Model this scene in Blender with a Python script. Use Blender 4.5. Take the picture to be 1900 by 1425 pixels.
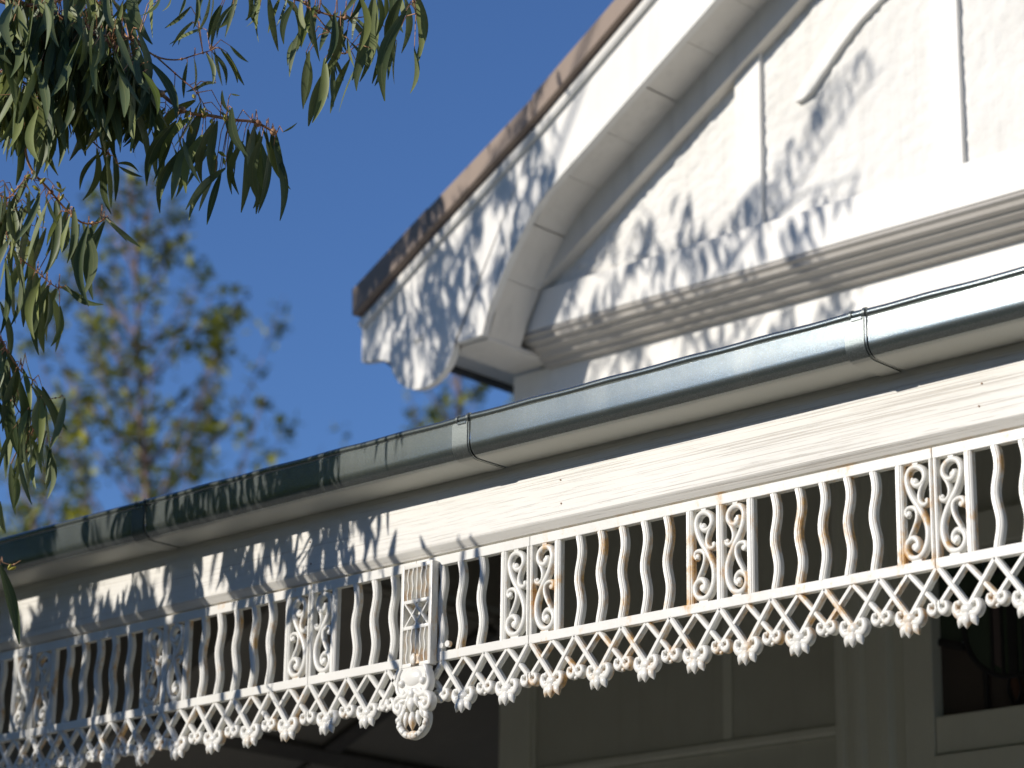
import bpy, bmesh, math, random
from mathutils import Vector, Matrix, Quaternion
random.seed(7)
R_ = random.uniform
sc = bpy.context.scene
for o in list(bpy.data.objects): bpy.data.objects.remove(o)
col = sc.collection

# ------------------------------------------------------------------ camera, sky, sun, exposure
CAM = Vector((0, -4.0, 1.6))
F = 5000.0                                   # focal length in photo pixels (1900 wide)
vx = Vector((-5660.0, -1538.0, -F))
AX = -vx.normalized()
AZ = Vector((225.0, (F*F - 5660*225)/1538.0, -F)).normalized()
AY = AZ.cross(AX)
ROT = Matrix((AX, AY, AZ))
cam_d = bpy.data.cameras.new('camera'); cam = bpy.data.objects.new('camera', cam_d); col.objects.link(cam)
cam_d.sensor_width = 36; cam_d.lens = F/1900*36; cam_d.clip_start = .05; cam_d.clip_end = 3000
cam_d.dof.use_dof = True; cam_d.dof.focus_distance = 5.4; cam_d.dof.aperture_fstop = 3.5
cam.matrix_world = Matrix.Translation(CAM) @ ROT.to_4x4()
sc.camera = cam

S = Vector((.35, 1, -.40)).normalized()      # the way sunlight travels
w = bpy.data.worlds.new('World'); sc.world = w; w.use_nodes = True
nt = w.node_tree; bg = nt.nodes['Background']
sky = nt.nodes.new('ShaderNodeTexSky'); sky.sky_type = 'NISHITA'; sky.sun_disc = False
sky.sun_elevation = math.asin(-S.z); sky.sun_rotation = math.atan2(-S.x, -S.y)
sky.altitude = 100; sky.air_density = 1.0; sky.dust_density = .05; sky.ozone_density = 2.2
tint = nt.nodes.new('ShaderNodeMix'); tint.data_type = 'RGBA'; tint.blend_type = 'MULTIPLY'; tint.inputs[0].default_value = 1
tint.inputs[7].default_value = (.56, .765, 1.13, 1)          # cool white balance of the photograph
nt.links.new(sky.outputs[0], tint.inputs[6]); nt.links.new(tint.outputs[2], bg.inputs[0]); bg.inputs[1].default_value = .11
sd = bpy.data.lights.new('sun', 'SUN'); sd.energy = 4.2; sd.angle = math.radians(.5); sd.color = (1, .94, .855)
sun = bpy.data.objects.new('sun', sd); col.objects.link(sun); sun.rotation_euler = S.to_track_quat('-Z', 'Y').to_euler()
sun.location = (-6, -12, 9)
sc.view_settings.view_transform = 'Standard'; sc.view_settings.look = 'None'
sc.view_settings.exposure = 0; sc.view_settings.gamma = 1; sc.view_settings.use_curve_mapping = False
sc.render.engine = 'CYCLES'
sc.cycles.max_bounces = 8; sc.cycles.diffuse_bounces = 5

# ------------------------------------------------------------------ helpers
def ray(px, py):
    return (ROT @ Vector((px-950.0, -(py-712.5), -F))).normalized()
def at(px, py, d): return CAM + ray(px, py)*d
def proj(p):
    c = ROT.transposed() @ (Vector(p)-CAM)
    if c.z > -.1: return (-9999, -9999)
    return 950+F*c.x/-c.z, 712.5-F*c.y/-c.z
def wl(o):
    v = Vector((0, 0, 0))
    while o: v += o.location; o = o.parent
    return v
def link(o, parent=None):
    col.objects.link(o)
    if parent: o.parent = parent
    return o
def obj(name, me, m=None, parent=None, loc=None, smooth=None):
    """mesh given in world coordinates when loc is None, else in its own about loc (world)"""
    if isinstance(me, bmesh.types.BMesh):
        b = me; me = bpy.data.meshes.new(name); bmesh.ops.recalc_face_normals(b, faces=b.faces); b.to_mesh(me); b.free()
    if smooth is not None and len(me.polygons):
        me.polygons.foreach_set('use_smooth', [True]*len(me.polygons))
        me.set_sharp_from_angle(angle=math.radians(smooth))
    if m and not me.materials: me.materials.append(m)
    o = bpy.data.objects.new(name, me); link(o, parent)
    L = Vector(loc) if loc is not None else Vector((0, 0, 0))
    o.location = L - (wl(parent) if parent else Vector((0, 0, 0)))
    return o
def again(o, parent, loc, scale=None):
    c = o.copy(); col.objects.link(c); c.parent = parent
    c.location = Vector(loc) - wl(parent)
    if scale: c.scale = scale
    return c
def tag(o, label=None, cat=None, group=None, kind=None):
    if label: o['label'] = label
    if cat: o['category'] = cat
    if group: o['group'] = group
    if kind: o['kind'] = kind
    return o
def empty(name, loc, label, cat, group=None):
    o = bpy.data.objects.new(name, None); o.empty_display_size = .2; col.objects.link(o); o.location = loc
    return tag(o, label, cat, group)
def box(bm, x0, x1, y0, y1, z0, z1, bev=0):
    r = bmesh.ops.create_cube(bm, size=1)
    vs = r['verts']
    for v in vs:
        v.co = Vector(((x0+x1)/2+v.co.x*(x1-x0), (y0+y1)/2+v.co.y*(y1-y0), (z0+z1)/2+v.co.z*(z1-z0)))
    if bev:
        es = list({e for v in vs for e in v.link_edges})
        bmesh.ops.bevel(bm, geom=es, offset=bev, segments=2, affect='EDGES', profile=.5)
def bx(name, m, parent, x0, x1, y0, y1, z0, z1, bev=0):
    bm = bmesh.new(); box(bm, x0, x1, y0, y1, z0, z1, bev)
    return obj(name, bm, m, parent)
def loft(bm, rings, cap=True, close=True):
    vr = [[bm.verts.new(p) for p in r] for r in rings]
    n = len(rings[0])
    for a, b in zip(vr, vr[1:]):
        for i in range(n if close else n-1):
            j = (i+1) % n
            try: bm.faces.new((a[i], a[j], b[j], b[i]))
            except ValueError: pass
    if cap and close:
        for r in (vr[0], vr[-1]):
            try: bm.faces.new(r)
            except ValueError: pass
    return vr
def prism_xz(bm, poly, y0, y1):
    loft(bm, [[(x, y0, z) for x, z in poly], [(x, y1, z) for x, z in poly]])
def prism_yz(bm, poly, x0, x1):
    loft(bm, [[(x0, y, z) for y, z in poly], [(x1, y, z) for y, z in poly]])
BAR = lambda D: [(-.5, D), (-.5, .0035), (-.27, 0), (.27, 0), (.5, .0035), (.5, D)]
RIB = lambda D: [(-.5, D), (-.5, .004), (-.36, .0012), (-.22, .0015), (-.15, 0), (.15, 0), (.22, .0015), (.36, .0012), (.5, .004), (.5, D)]
RND = lambda D: [(-.5, D), (-.5, .006), (-.38, .0025), (-.18, .0004), (.0, 0), (.18, .0004), (.38, .0025), (.5, .006), (.5, D)]
def sweep(bm, pts, wid, prof, yo=0.0):
    """flat bar of given widths following 2-D points (x, z), profile (across, y)"""
    n = len(pts); P = [Vector(p) for p in pts]
    W = wid if isinstance(wid, (list, tuple)) else [wid]*n
    rings = []
    for i in range(n):
        t = (P[min(i+1, n-1)] - P[max(i-1, 0)])
        if t.length < 1e-9: t = Vector((0, 1))
        t.normalize(); nn = Vector((-t.y, t.x)); k = 1
        if 0 < i < n-1:
            t1 = (P[i+1]-P[i]).normalized(); k = 1/max(.5, abs(t1.dot(t)))
        rings.append([(P[i].x+nn.x*a*W[i]*k, yo+y, P[i].y+nn.y*a*W[i]*k) for a, y in prof])
    loft(bm, rings)
def cr(pts, n=6):
    out = []; P = [Vector(p) for p in pts]; P = [P[0]*2-P[1]]+P+[P[-1]*2-P[-2]]
    for i in range(1, len(P)-2):
        a, b, c, d = P[i-1:i+3]
        for k in range(n):
            t = k/n
            out.append(.5*((2*b)+(c-a)*t+(2*a-5*b+4*c-d)*t*t+(3*b-a-3*c+d)*t**3))
    out.append(P[-2]); return out
def lerp(a, b, t): return a+(b-a)*t
def ball(bm, c, r, sc3=(1, 1, 1), seg=10, rings=6, rot=None):
    M = Matrix.Translation(c)
    if rot: M = M @ Matrix.Rotation(rot, 4, 'Y')
    M = M @ Matrix.Diagonal((r*sc3[0], r*sc3[1], r*sc3[2], 1))
    bmesh.ops.create_uvsphere(bm, u_segments=seg, v_segments=rings, radius=1, matrix=M)
def tube(bm, pts, rad, n=6):
    P = [Vector(p) for p in pts]; R = rad if isinstance(rad, (list, tuple)) else [rad]*len(P)
    rings = []; up = Vector((.13, .21, .97)).normalized()
    for i, p in enumerate(P):
        t = (P[min(i+1, len(P)-1)]-P[max(i-1, 0)])
        t = t.normalized() if t.length > 1e-9 else Vector((0, 0, 1))
        a = t.cross(up)
        if a.length < .05: a = t.cross(Vector((1, 0, 0)))
        a.normalize(); b = t.cross(a)
        rings.append([p+(a*math.cos(k*math.tau/n)+b*math.sin(k*math.tau/n))*R[i] for k in range(n)])
    loft(bm, rings)

# ------------------------------------------------------------------ materials
def mat(name, rough=.5, metal=0, col0=(.8, .8, .8), spec=.5):
    m = bpy.data.materials.new(name); m.use_nodes = True
    b = m.node_tree.nodes['Principled BSDF']
    b.inputs['Base Color'].default_value = (*col0, 1); b.inputs['Roughness'].default_value = rough
    b.inputs['Metallic'].default_value = metal; b.inputs['Specular IOR Level'].default_value = spec
    return m, m.node_tree.nodes, m.node_tree.links, b
def N(ns, t, **k):
    n = ns.new('ShaderNode'+t)
    for a, v in k.items():
        if hasattr(n, a): setattr(n, a, v)
        else: n.inputs[a.replace('_', ' ')].default_value = v
    return n
def noise(ns, lk, scale, detail=4, rough=.5, stretch=None, coord='Object', off=(0, 0, 0)):
    tc = N(ns, 'TexCoord'); mp = N(ns, 'Mapping'); nz = N(ns, 'TexNoise')
    if coord == 'World':
        g = N(ns, 'NewGeometry'); lk.new(g.outputs['Position'], mp.inputs[0])
    else: lk.new(tc.outputs[coord], mp.inputs[0])
    mp.inputs['Scale'].default_value = stretch or (1, 1, 1); mp.inputs['Location'].default_value = off
    lk.new(mp.outputs[0], nz.inputs['Vector'])
    nz.inputs['Scale'].default_value = scale; nz.inputs['Detail'].default_value = detail; nz.inputs['Roughness'].default_value = rough
    return nz
def ramp(ns, lk, src, stops, interp='LINEAR'):
    r = N(ns, 'ValToRGB'); r.color_ramp.interpolation = interp
    while len(r.color_ramp.elements) < len(stops): r.color_ramp.elements.new(.5)
    for e, (p, c) in zip(r.color_ramp.elements, stops):
        e.position = p; e.color = (*c, 1) if len(c) == 3 else c
    lk.new(src, r.inputs[0]); return r
def mixc(ns, lk, fac, a, b, blend='MIX'):
    m = N(ns, 'Mix'); m.data_type = 'RGBA'; m.blend_type = blend
    for s, v in ((0, fac), (6, a), (7, b)):
        if hasattr(v, 'links'): lk.new(v, m.inputs[s])
        elif s == 0: m.inputs[0].default_value = v
        else: m.inputs[s].default_value = (*v, 1)
    return m.outputs[2]
def math_(ns, lk, op, a, b=0.0, clamp=False):
    m = N(ns, 'Math'); m.operation = op; m.use_clamp = clamp
    for i, v in enumerate((a, b)):
        if hasattr(v, 'links'): lk.new(v, m.inputs[i])
        else: m.inputs[i].default_value = v
    return m.outputs[0]
def bump(ns, lk, b, h, dist=.002, st=1.0):
    n = N(ns, 'Bump'); n.inputs['Distance'].default_value = dist; n.inputs['Strength'].default_value = st
    lk.new(h, n.inputs['Height']); lk.new(n.outputs[0], b.inputs['Normal']); return n
BW = (0, 0, 0), (1, 1, 1)

def m_iron():
    m, ns, lk, b = mat('painted_cast_iron', .34)
    base = noise(ns, lk, 9, 3, .5, coord='World')
    c0 = ramp(ns, lk, base.outputs[0], [(.3, (.76, .745, .69)), (.7, (.83, .815, .765))]).outputs[0]
    at_ = N(ns, 'Attribute'); at_.attribute_type = 'OBJECT'; at_.attribute_name = 'rust'
    n1 = noise(ns, lk, 26, 5, .62, (1, 1, .55), 'World'); n2 = noise(ns, lk, 190, 3, .6, coord='World')
    g = N(ns, 'NewGeometry'); sx = N(ns, 'SeparateXYZ'); lk.new(g.outputs['Normal'], sx.inputs[0])
    side = math_(ns, lk, 'MULTIPLY', math_(ns, lk, 'SUBTRACT', sx.outputs[0], .3, True), .13)
    up = math_(ns, lk, 'MULTIPLY', math_(ns, lk, 'ABSOLUTE', sx.outputs[2]), .05)
    s = math_(ns, lk, 'ADD', n1.outputs[0], math_(ns, lk, 'MULTIPLY', math_(ns, lk, 'SUBTRACT', n2.outputs[0], .5), .16))
    s = math_(ns, lk, 'ADD', s, side); s = math_(ns, lk, 'ADD', s, up)
    s = math_(ns, lk, 'ADD', s, math_(ns, lk, 'MULTIPLY', at_.outputs['Fac'], .145))
    f = ramp(ns, lk, s, [(.655, (0, 0, 0)), (.70, (.22, .22, .22)), (.83, (.9, .9, .9))])
    rc = ramp(ns, lk, n2.outputs[0], [(.35, (.46, .20, .03)), (.6, (.72, .43, .12))]).outputs[0]
    lk.new(mixc(ns, lk, f.outputs[0], c0, rc), b.inputs['Base Color'])
    lk.new(ramp(ns, lk, f.outputs[0], [(0, (.3,)*3), (1, (.75,)*3)]).outputs[0], b.inputs['Roughness'])
    n3 = noise(ns, lk, 420, 3, .6, coord='World'); n4 = noise(ns, lk, 60, 3, .5, coord='World')
    h = math_(ns, lk, 'ADD', math_(ns, lk, 'MULTIPLY', n3.outputs[0], .35), n4.outputs[0])
    bump(ns, lk, b, h, .0014, .45)
    return m
def m_beam():
    m, ns, lk, b = mat('weathered_white_timber', .55)
    a = noise(ns, lk, 1.0, 6, .6, (.9, 30, 300), 'World'); a.inputs['Distortion'].default_value = .25
    a2 = noise(ns, lk, 1.0, 4, .6, (5, 60, 420), 'World', off=(3, 1, 7))
    big = noise(ns, lk, 2.2, 3, .5, (1, 1, 3), 'World')
    h = math_(ns, lk, 'ADD', a.outputs[0], math_(ns, lk, 'MULTIPLY', math_(ns, lk, 'SUBTRACT', big.outputs[0], .5), .2))
    crack = ramp(ns, lk, h, [(.36, (1, 1, 1)), (.42, (0, 0, 0))])
    thin = ramp(ns, lk, a2.outputs[0], [(.36, (1, 1, 1)), (.41, (0, 0, 0))])
    cr_ = math_(ns, lk, 'MAXIMUM', crack.outputs[0], math_(ns, lk, 'MULTIPLY', thin.outputs[0], .7))
    c0 = ramp(ns, lk, big.outputs[0], [(.3, (.74, .715, .655)), (.7, (.81, .79, .735))]).outputs[0]
    flake = noise(ns, lk, 55, 4, .65, (.5, 1, 1.4), 'World')
    fm = ramp(ns, lk, flake.outputs[0], [(.755, (0, 0, 0)), (.775, (1, 1, 1))])
    c1 = mixc(ns, lk, math_(ns, lk, 'MULTIPLY', cr_, .30), c0, (.30, .23, .16))
    lk.new(mixc(ns, lk, math_(ns, lk, 'MULTIPLY', fm.outputs[0], .8), c1, (.16, .12, .09)), b.inputs['Base Color'])
    hh = math_(ns, lk, 'SUBTRACT', math_(ns, lk, 'MULTIPLY', a.outputs[0], .7), math_(ns, lk, 'MULTIPLY', cr_, .9))
    bump(ns, lk, b, hh, .0012, .5)
    return m
def m_galv(name='aged_zinc', k=.80, metal=.90, r0=.19):
    m, ns, lk, b = mat(name, .3, metal)
    g = N(ns, 'NewGeometry')
    n1 = noise(ns, lk, 420, 3, .7, coord='World'); n2 = noise(ns, lk, 5, 5, .6, (1, 1, 1), 'World'); n4 = noise(ns, lk, 2, 4, .6, (9, 1, .6), 'World')
    sp = n1.outputs[0]
    c0 = ramp(ns, lk, sp, [(.25, (.22*k, .26*k, .25*k)), (.5, (.38*k, .43*k, .42*k)), (.72, (.68*k, .73*k, .70*k))]).outputs[0]
    c1 = mixc(ns, lk, math_(ns, lk, 'MULTIPLY', ramp(ns, lk, n2.outputs[0], [(.45, (0,)*3), (.75, (1,)*3)]).outputs[0], .3), c0, (.34, .33, .28))
    c1 = mixc(ns, lk, math_(ns, lk, 'MULTIPLY', ramp(ns, lk, n4.outputs[0], [(.58, (0,)*3), (.72, (1,)*3)]).outputs[0], .12), c1, (.42, .42, .38))
    sx = N(ns, 'SeparateXYZ'); lk.new(g.outputs['True Normal'], sx.inputs[0])       # paler, rougher, less metallic on down-facing faces
    downface = ramp(ns, lk, math_(ns, lk, 'MULTIPLY', sx.outputs[2], -1.0), [(.80, (0,)*3), (.985, (1,)*3)]).outputs[0]
    downface = math_(ns, lk, 'MULTIPLY', downface, math_(ns, lk, 'ADD', .62, math_(ns, lk, 'MULTIPLY', n2.outputs[0], .5)), True)
    c1 = mixc(ns, lk, downface, c1, (.60, .60, .54))
    lk.new(c1, b.inputs['Base Color'])
    lk.new(math_(ns, lk, 'SUBTRACT', metal, math_(ns, lk, 'MULTIPLY', downface, metal*.9)), b.inputs['Metallic'])
    rg = ramp(ns, lk, sp, [(.3, (r0+.08,)*3), (.7, (r0,)*3)]).outputs[0]
    lk.new(math_(ns, lk, 'ADD', rg, math_(ns, lk, 'ADD', math_(ns, lk, 'MULTIPLY', downface, .35), math_(ns, lk, 'MULTIPLY', ramp(ns, lk, n4.outputs[0], [(.45, (0,)*3), (.75, (1,)*3)]).outputs[0], .02))), b.inputs['Roughness'])
    bump(ns, lk, b, n1.outputs[0], .0005, .4)
    return m
def m_paint(name, c, rough=.5, grime=.12, bscale=60, bd=.0008, dirt=(.3, .27, .22)):
    m, ns, lk, b = mat(name, rough)
    n1 = noise(ns, lk, 3, 5, .6, coord='World'); n2 = noise(ns, lk, bscale, 4, .6, coord='World')
    f = ramp(ns, lk, n1.outputs[0], [(.42, (0,)*3), (.8, (1,)*3)]).outputs[0]
    n5 = noise(ns, lk, 1, 5, .65, (22, 22, 1.6), 'World')
    f = math_(ns, lk, 'ADD', f, math_(ns, lk, 'MULTIPLY', ramp(ns, lk, n5.outputs[0], [(.52, (0,)*3), (.78, (1,)*3)]).outputs[0], .9), True)
    lk.new(mixc(ns, lk, math_(ns, lk, 'MULTIPLY', f, grime), c, dirt), b.inputs['Base Color'])
    bump(ns, lk, b, n2.outputs[0], bd, .6)
    return m
def m_leaf(name, a, bcol, young=False):
    m, ns, lk, b = mat(name, .5, 0, a, .4)
    uv = N(ns, 'UVMap'); s = N(ns, 'SeparateXYZ'); lk.new(uv.outputs[0], s.inputs[0])
    vein = math_(ns, lk, 'LESS_THAN', math_(ns, lk, 'ABSOLUTE', math_(ns, lk, 'SUBTRACT', s.outputs[0], .5)), .035)
    oi = N(ns, 'ObjectInfo')
    at_ = N(ns, 'Attribute'); at_.attribute_name = 'tone'
    t = math_(ns, lk, 'FRACT', math_(ns, lk, 'ADD', oi.outputs['Random'], at_.outputs['Fac']))
    c = ramp(ns, lk, t, [(0, a), (.6, bcol), (.93, (bcol[0]*1.35, bcol[1]*1.25, bcol[2]*.75)), (1, (.11, .15, .02))]).outputs[0]
    n1 = noise(ns, lk, 45, 4, .6, coord='World')
    c = mixc(ns, lk, math_(ns, lk, 'MULTIPLY', ramp(ns, lk, n1.outputs[0], [(.5, (0,)*3), (.8, (1,)*3)]).outputs[0], .3), c, (.13, .12, .06))
    c = mixc(ns, lk, math_(ns, lk, 'MULTIPLY', vein, .6), c, (.24, .25, .11))
    lk.new(c, b.inputs['Base Color'])
    tr = N(ns, 'BsdfTranslucent'); mx = N(ns, 'MixShader'); mx.inputs[0].default_value = .16
    lk.new(mixc(ns, lk, .5, c, (.14, .2, .02)), tr.inputs[0])
    out = ns['Material Output']; lk.new(b.outputs[0], mx.inputs[1]); lk.new(tr.outputs[0], mx.inputs[2]); lk.new(mx.outputs[0], out.inputs[0])
    return m
def m_bark(name, c1, c2, sc_=25):
    m, ns, lk, b = mat(name, .6)
    n1 = noise(ns, lk, sc_, 4, .6, (1, 1, .3), 'World')
    lk.new(ramp(ns, lk, n1.outputs[0], [(.35, c1), (.65, c2)]).outputs[0], b.inputs['Base Color'])
    bump(ns, lk, b, n1.outputs[0], .001, .5)
    return m
def m_ground(name, c1, c2, scale, rough=.9, bd=.01):
    m, ns, lk, b = mat(name, rough)
    n1 = noise(ns, lk, scale, 8, .65, coord='World')
    lk.new(ramp(ns, lk, n1.outputs[0], [(.3, c1), (.7, c2)]).outputs[0], b.inputs['Base Color'])
    bump(ns, lk, b, n1.outputs[0], bd, .6); return m
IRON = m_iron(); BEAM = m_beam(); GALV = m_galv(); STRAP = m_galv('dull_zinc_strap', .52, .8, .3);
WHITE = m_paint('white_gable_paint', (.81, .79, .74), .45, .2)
SOFFIT = m_paint('white_soffit_paint', (.74, .70, .63), .55, .25)
STUCCO = m_paint('white_roughcast', (.81, .79, .74), .8, .2, 55, .006)
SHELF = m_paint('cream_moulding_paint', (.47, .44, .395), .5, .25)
TILE = m_paint('brown_verge', (.31, .235, .185), .7, .35, 30, .002, (.2, .15, .12))
DARKM = m_paint('dark_fascia', (.05, .048, .05), .6, .3)
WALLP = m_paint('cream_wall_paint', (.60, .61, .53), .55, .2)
TRIM = m_paint('cream_trim_paint', (.77, .785, .69), .45, .12)
CEIL = m_paint('grey_ceiling_paint', (.20, .19, .17), .6, .3)
CEILD = m_paint('dark_batten_paint', (.05, .047, .042), .6, .2)
LEAD = mat('lead_came', .5, .5, (.03, .03, .032))[0]
def m_glass(name, c, rough=.12):
    return mat(name, rough, 0, c, .4)[0]
GL_CLEAR = m_glass('smoky_glass', (.075, .062, .056)); GL_GREEN = m_glass('green_glass', (.05, .075, .052))
GL_ROSE = m_glass('rose_glass', (.12, .095, .095)); GL_AMBER = m_glass('amber_glass', (.085, .04, .025))
LEAF = m_leaf('eucalyptus_leaf', (.06, .092, .032), (.175, .215, .10))
TWIG = m_bark('red_brown_twig', (.26, .09, .04), (.55, .32, .16), 60)
BARK = m_bark('pale_bark', (.16, .11, .08), (.34, .26, .2), 9)
NUT = mat('yellow_bud', .4, 0, (.30, .27, .03))[0]
BLEAF = m_leaf('pale_green_leaf', (.11, .13, .02), (.36, .37, .07))
PINKB = m_bark('pinkish_bark', (.20, .13, .11), (.36, .24, .21), 12)
IRONROOF = m_paint('roof_sheet', (.3, .31, .31), .5, .2)
ROOFT = m_paint('roof_tiles', (.20, .13, .10), .8, .3)
PAVE = m_ground('pale_paving', (.15, .13, .105), (.21, .185, .15), 6)
LAWN = m_ground('lawn', (.035, .055, .018), (.075, .095, .035), 2.5)
FLOORB = m_paint('floor_boards', (.30, .24, .18), .5, .2)

# ------------------------------------------------------------------ ground
bm = bmesh.new(); bmesh.ops.create_grid(bm, x_segments=2, y_segments=2, size=600)
tag(obj('lawn', bm, LAWN), kind='structure')
bx('paving', PAVE, None, -14, 6, -3.2, 12, -.1, .03); tag(bpy.data.objects['paving'], kind='structure')

bm = bmesh.new()  # leafy mass added out of view behind the camera to block low sky light
for k in range(2600):
    c = Vector((R_(-30, 30), R_(-18.5, -16), R_(.1, 5.0)))
    ball_r = R_(.25, .6); bmesh.ops.create_icosphere(bm, subdivisions=1, radius=ball_r, matrix=Matrix.Translation(c) @ Matrix.Rotation(R_(0, 3), 4, Vector((R_(-1, 1), R_(-1, 1), 1))))
tag(obj('sky_blocker', bm, LAWN), 'unseen tall dark leafy bank added behind the viewer to block low sky light', 'sky_blocker')
# ------------------------------------------------------------------ house
WY = 1.8
house = empty('house', (-3.1, WY, 0), 'white house with a gable end above the verandah and shaded cream wall behind the frieze', 'house')
def zb(x): return 5.017+.644*(x+4.34)          # barge lower line
AXX = -3.10
# walls
ox0, ox1, oz0, oz1 = -3.888, -3.05, 2.93, 3.42
bm = bmesh.new()
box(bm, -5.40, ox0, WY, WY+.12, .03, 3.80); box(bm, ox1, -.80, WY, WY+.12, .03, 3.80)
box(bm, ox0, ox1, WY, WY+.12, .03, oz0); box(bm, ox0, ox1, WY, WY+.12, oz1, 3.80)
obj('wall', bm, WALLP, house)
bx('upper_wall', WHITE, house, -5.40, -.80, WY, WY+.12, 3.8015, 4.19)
bx('side_wall', WALLP, house, -5.40, -5.28, WY+.121, 9, .03, 4.4)
bx('side_wall', WALLP, house, -.92, -.80, WY+.121, 9, .03, 4.4)
bx('back_wall', WALLP, house, -5.27, -.93, 8.88, 9, .03, 4.4)
bx('floor', FLOORB, house, -5.27, -.93, WY+.121, 8.87, .3, .42)
bx('corner_board', TRIM, house, -5.42, -5.30, WY-.022, WY-.001, .45, 3.85, .003)
bx('corner_bead', TRIM, house, -5.2985, -5.286, WY-.012, WY-.001, .45, 3.85, .003)
bx('cover_strip', TRIM, house, -4.586, -4.556, WY-.008, WY-.001, 2.965, 3.85, .002)
bm = bmesh.new()
prism_yz(bm, [(WY-.001, 2.925), (WY-.012, 2.925), (WY-.006, 2.935), (WY-.012, 2.942), (WY-.012, 2.957), (WY-.001, 2.963)], -5.284, -4.19)
obj('wall_rail', bm, TRIM, house)
# architrave with flutes, window frame
bm = bmesh.new()
prof = [(-4.188, WY-.001), (-4.188, WY-.03), (-4.172, WY-.045), (-4.155, WY-.045), (-4.145, WY-.032), (-4.125, WY-.032), (-4.115, WY-.044), (-4.095, WY-.044), (-4.085, WY-.03),
        (-4.045, WY-.03), (-4.035, WY-.042), (-4.012, WY-.042), (-4.0, WY-.022), (-3.968, WY-.012), (-3.968, WY-.001)]
loft(bm, [[(x, y, .45) for x, y in prof], [(x, y, 3.62) for x, y in prof]])
obj('architrave', bm, TRIM, house)
win = bx('window', TRIM, house, -3.966, ox0+.012, WY-.032, WY+.04, 2.62, 3.5, .004)
tag(win, 'pale framed leadlight window')
bx('window_sash', TRIM, win, ox0+.0135, ox1, WY-.028, WY+.04, 2.842, 2.940, .004)
bx('window_sash', TRIM, win, ox0+.0135, ox1, WY-.028, WY+.04, 3.37, 3.46, .004)
bx('lower_rail', TRIM, win, ox0+.0135, ox1, WY-.040, WY+.04, 2.62, 2.838, .004)
GX0, GX1, GZ0, GZ1 = ox0+.012, ox1, 2.94, 3.37
yg = WY+.012
def pane(m, poly, dy=0):
    bm = bmesh.new(); prism_xz(bm, poly, yg+dy, yg+dy+.004); return obj('pane', bm, m, win)
cx, cz, cr0 = -3.655, 3.165, .142
pane(GL_CLEAR, [(GX0, GZ0), (-3.80+.06, GZ0), (-3.80+.06, 3.12), (GX0, 3.14)])
pane(GL_CLEAR, [(-3.736, GZ0), (-3.40, GZ0), (-3.40, 3.12), (-3.736, 3.12)])
pane(GL_GREEN, [(GX0, 3.144), (-3.74, 3.124), (-3.74, GZ1), (GX0, GZ1)])
pane(GL_GREEN, [(-3.736, 3.124), (-3.40, 3.124), (-3.40, GZ1), (-3.736, GZ1)])
pane(GL_CLEAR, [(-3.396, GZ0), (GX1, GZ0), (GX1, GZ1), (-3.396, GZ1)])
pane(GL_GREEN, [(cx+cr0*math.cos(a), cz+cr0*math.sin(a)) for a in [k*math.tau/40 for k in range(40)]], -.006)
pane(GL_ROSE, [(-3.712, 3.062), (-3.686, 3.045), (-3.686, 3.25), (-3.712, 3.25)], -.0075)
pane(GL_ROSE, [(-3.620, 3.045), (-3.596, 3.05), (-3.596, 3.25), (-3.620, 3.25)], -.0075)
pane(GL_AMBER, [(-3.672, 3.015), (-3.664, 3.0), (-3.652, 2.965), (-3.645, 2.96), (-3.638, 2.965), (-3.627, 3.0), (-3.635, 3.015), (-3.652, 3.03)], -.0075)
CP = [(-.5, .003), (-.5, -.001), (-.2, -.003), (.2, -.003), (.5, -.001), (.5, .003)]
def came(pts, wd=.009):
    bm = bmesh.new(); sweep(bm, pts, wd, CP, yg-.0095); return obj('lead_came', bm, LEAD, win, smooth=40)
came([(cx+cr0*math.cos(k*math.tau/48), cz+cr0*math.sin(k*math.tau/48)) for k in range(49)], .012)
came([(GX0, 3.142), (cx-cr0, 3.118)], .02)
came([(-3.738, 2.941), (-3.738, 3.05)], .012)
came([(-3.684, 3.02), (-3.684, 3.27)], .008); came([(-3.714, 3.04), (-3.714, 3.27)], .008)
came([(-3.653, 3.03), (-3.653, 3.30)], .026)
came([(-3.622, 3.02), (-3.622, 3.27)], .008); came([(-3.594, 3.04), (-3.594, 3.27)], .008)
came([(-3.398, 2.941), (-3.398, 3.37)], .01)
for sgn in (-1, 1):
    came(cr([(-3.653+sgn*.006, 2.95), (-3.653+sgn*.019, 2.985), (-3.653+sgn*.014, 3.015), (-3.653+sgn*.002, 3.04)], 4), .006)

# gable face
bm = bmesh.new()                                 # roughcast sheet with real relief
gx0, gx1, gz0 = -5.30, -.9, 4.26
import mathutils.noise as mn
xs = [gx0+(gx1-gx0)*i/330 for i in range(331)]
rows = []
for x in xs:
    top = min(zb(x) if x < AXX else zb(2*AXX-x), 5.85)+.12
    nz_ = 90; r = []
    for k in range(nz_+1):
        z = lerp(gz0, max(top, gz0+.03), k/nz_)
        q = Vector((x*42, 3, z*42)); d = mn.noise(q)*.0062+mn.noise(q*2.1)*.0040
        r.append(bm.verts.new((x, 1.694-d, z)))
    rows.append(r)
for a, b_ in zip(rows, rows[1:]):
    for k in range(90): bm.faces.new((a[k], b_[k], b_[k+1], a[k+1]))
st = obj('roughcast_panel', bm, STUCCO, house, smooth=80); st['label'] = 'rough white roughcast infill of the gable'
GYF = 1.68
bx('gable_rail', WHITE, house, -5.262, -.93, 1.665, 1.80, 4.262, 4.387, .003)
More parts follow.
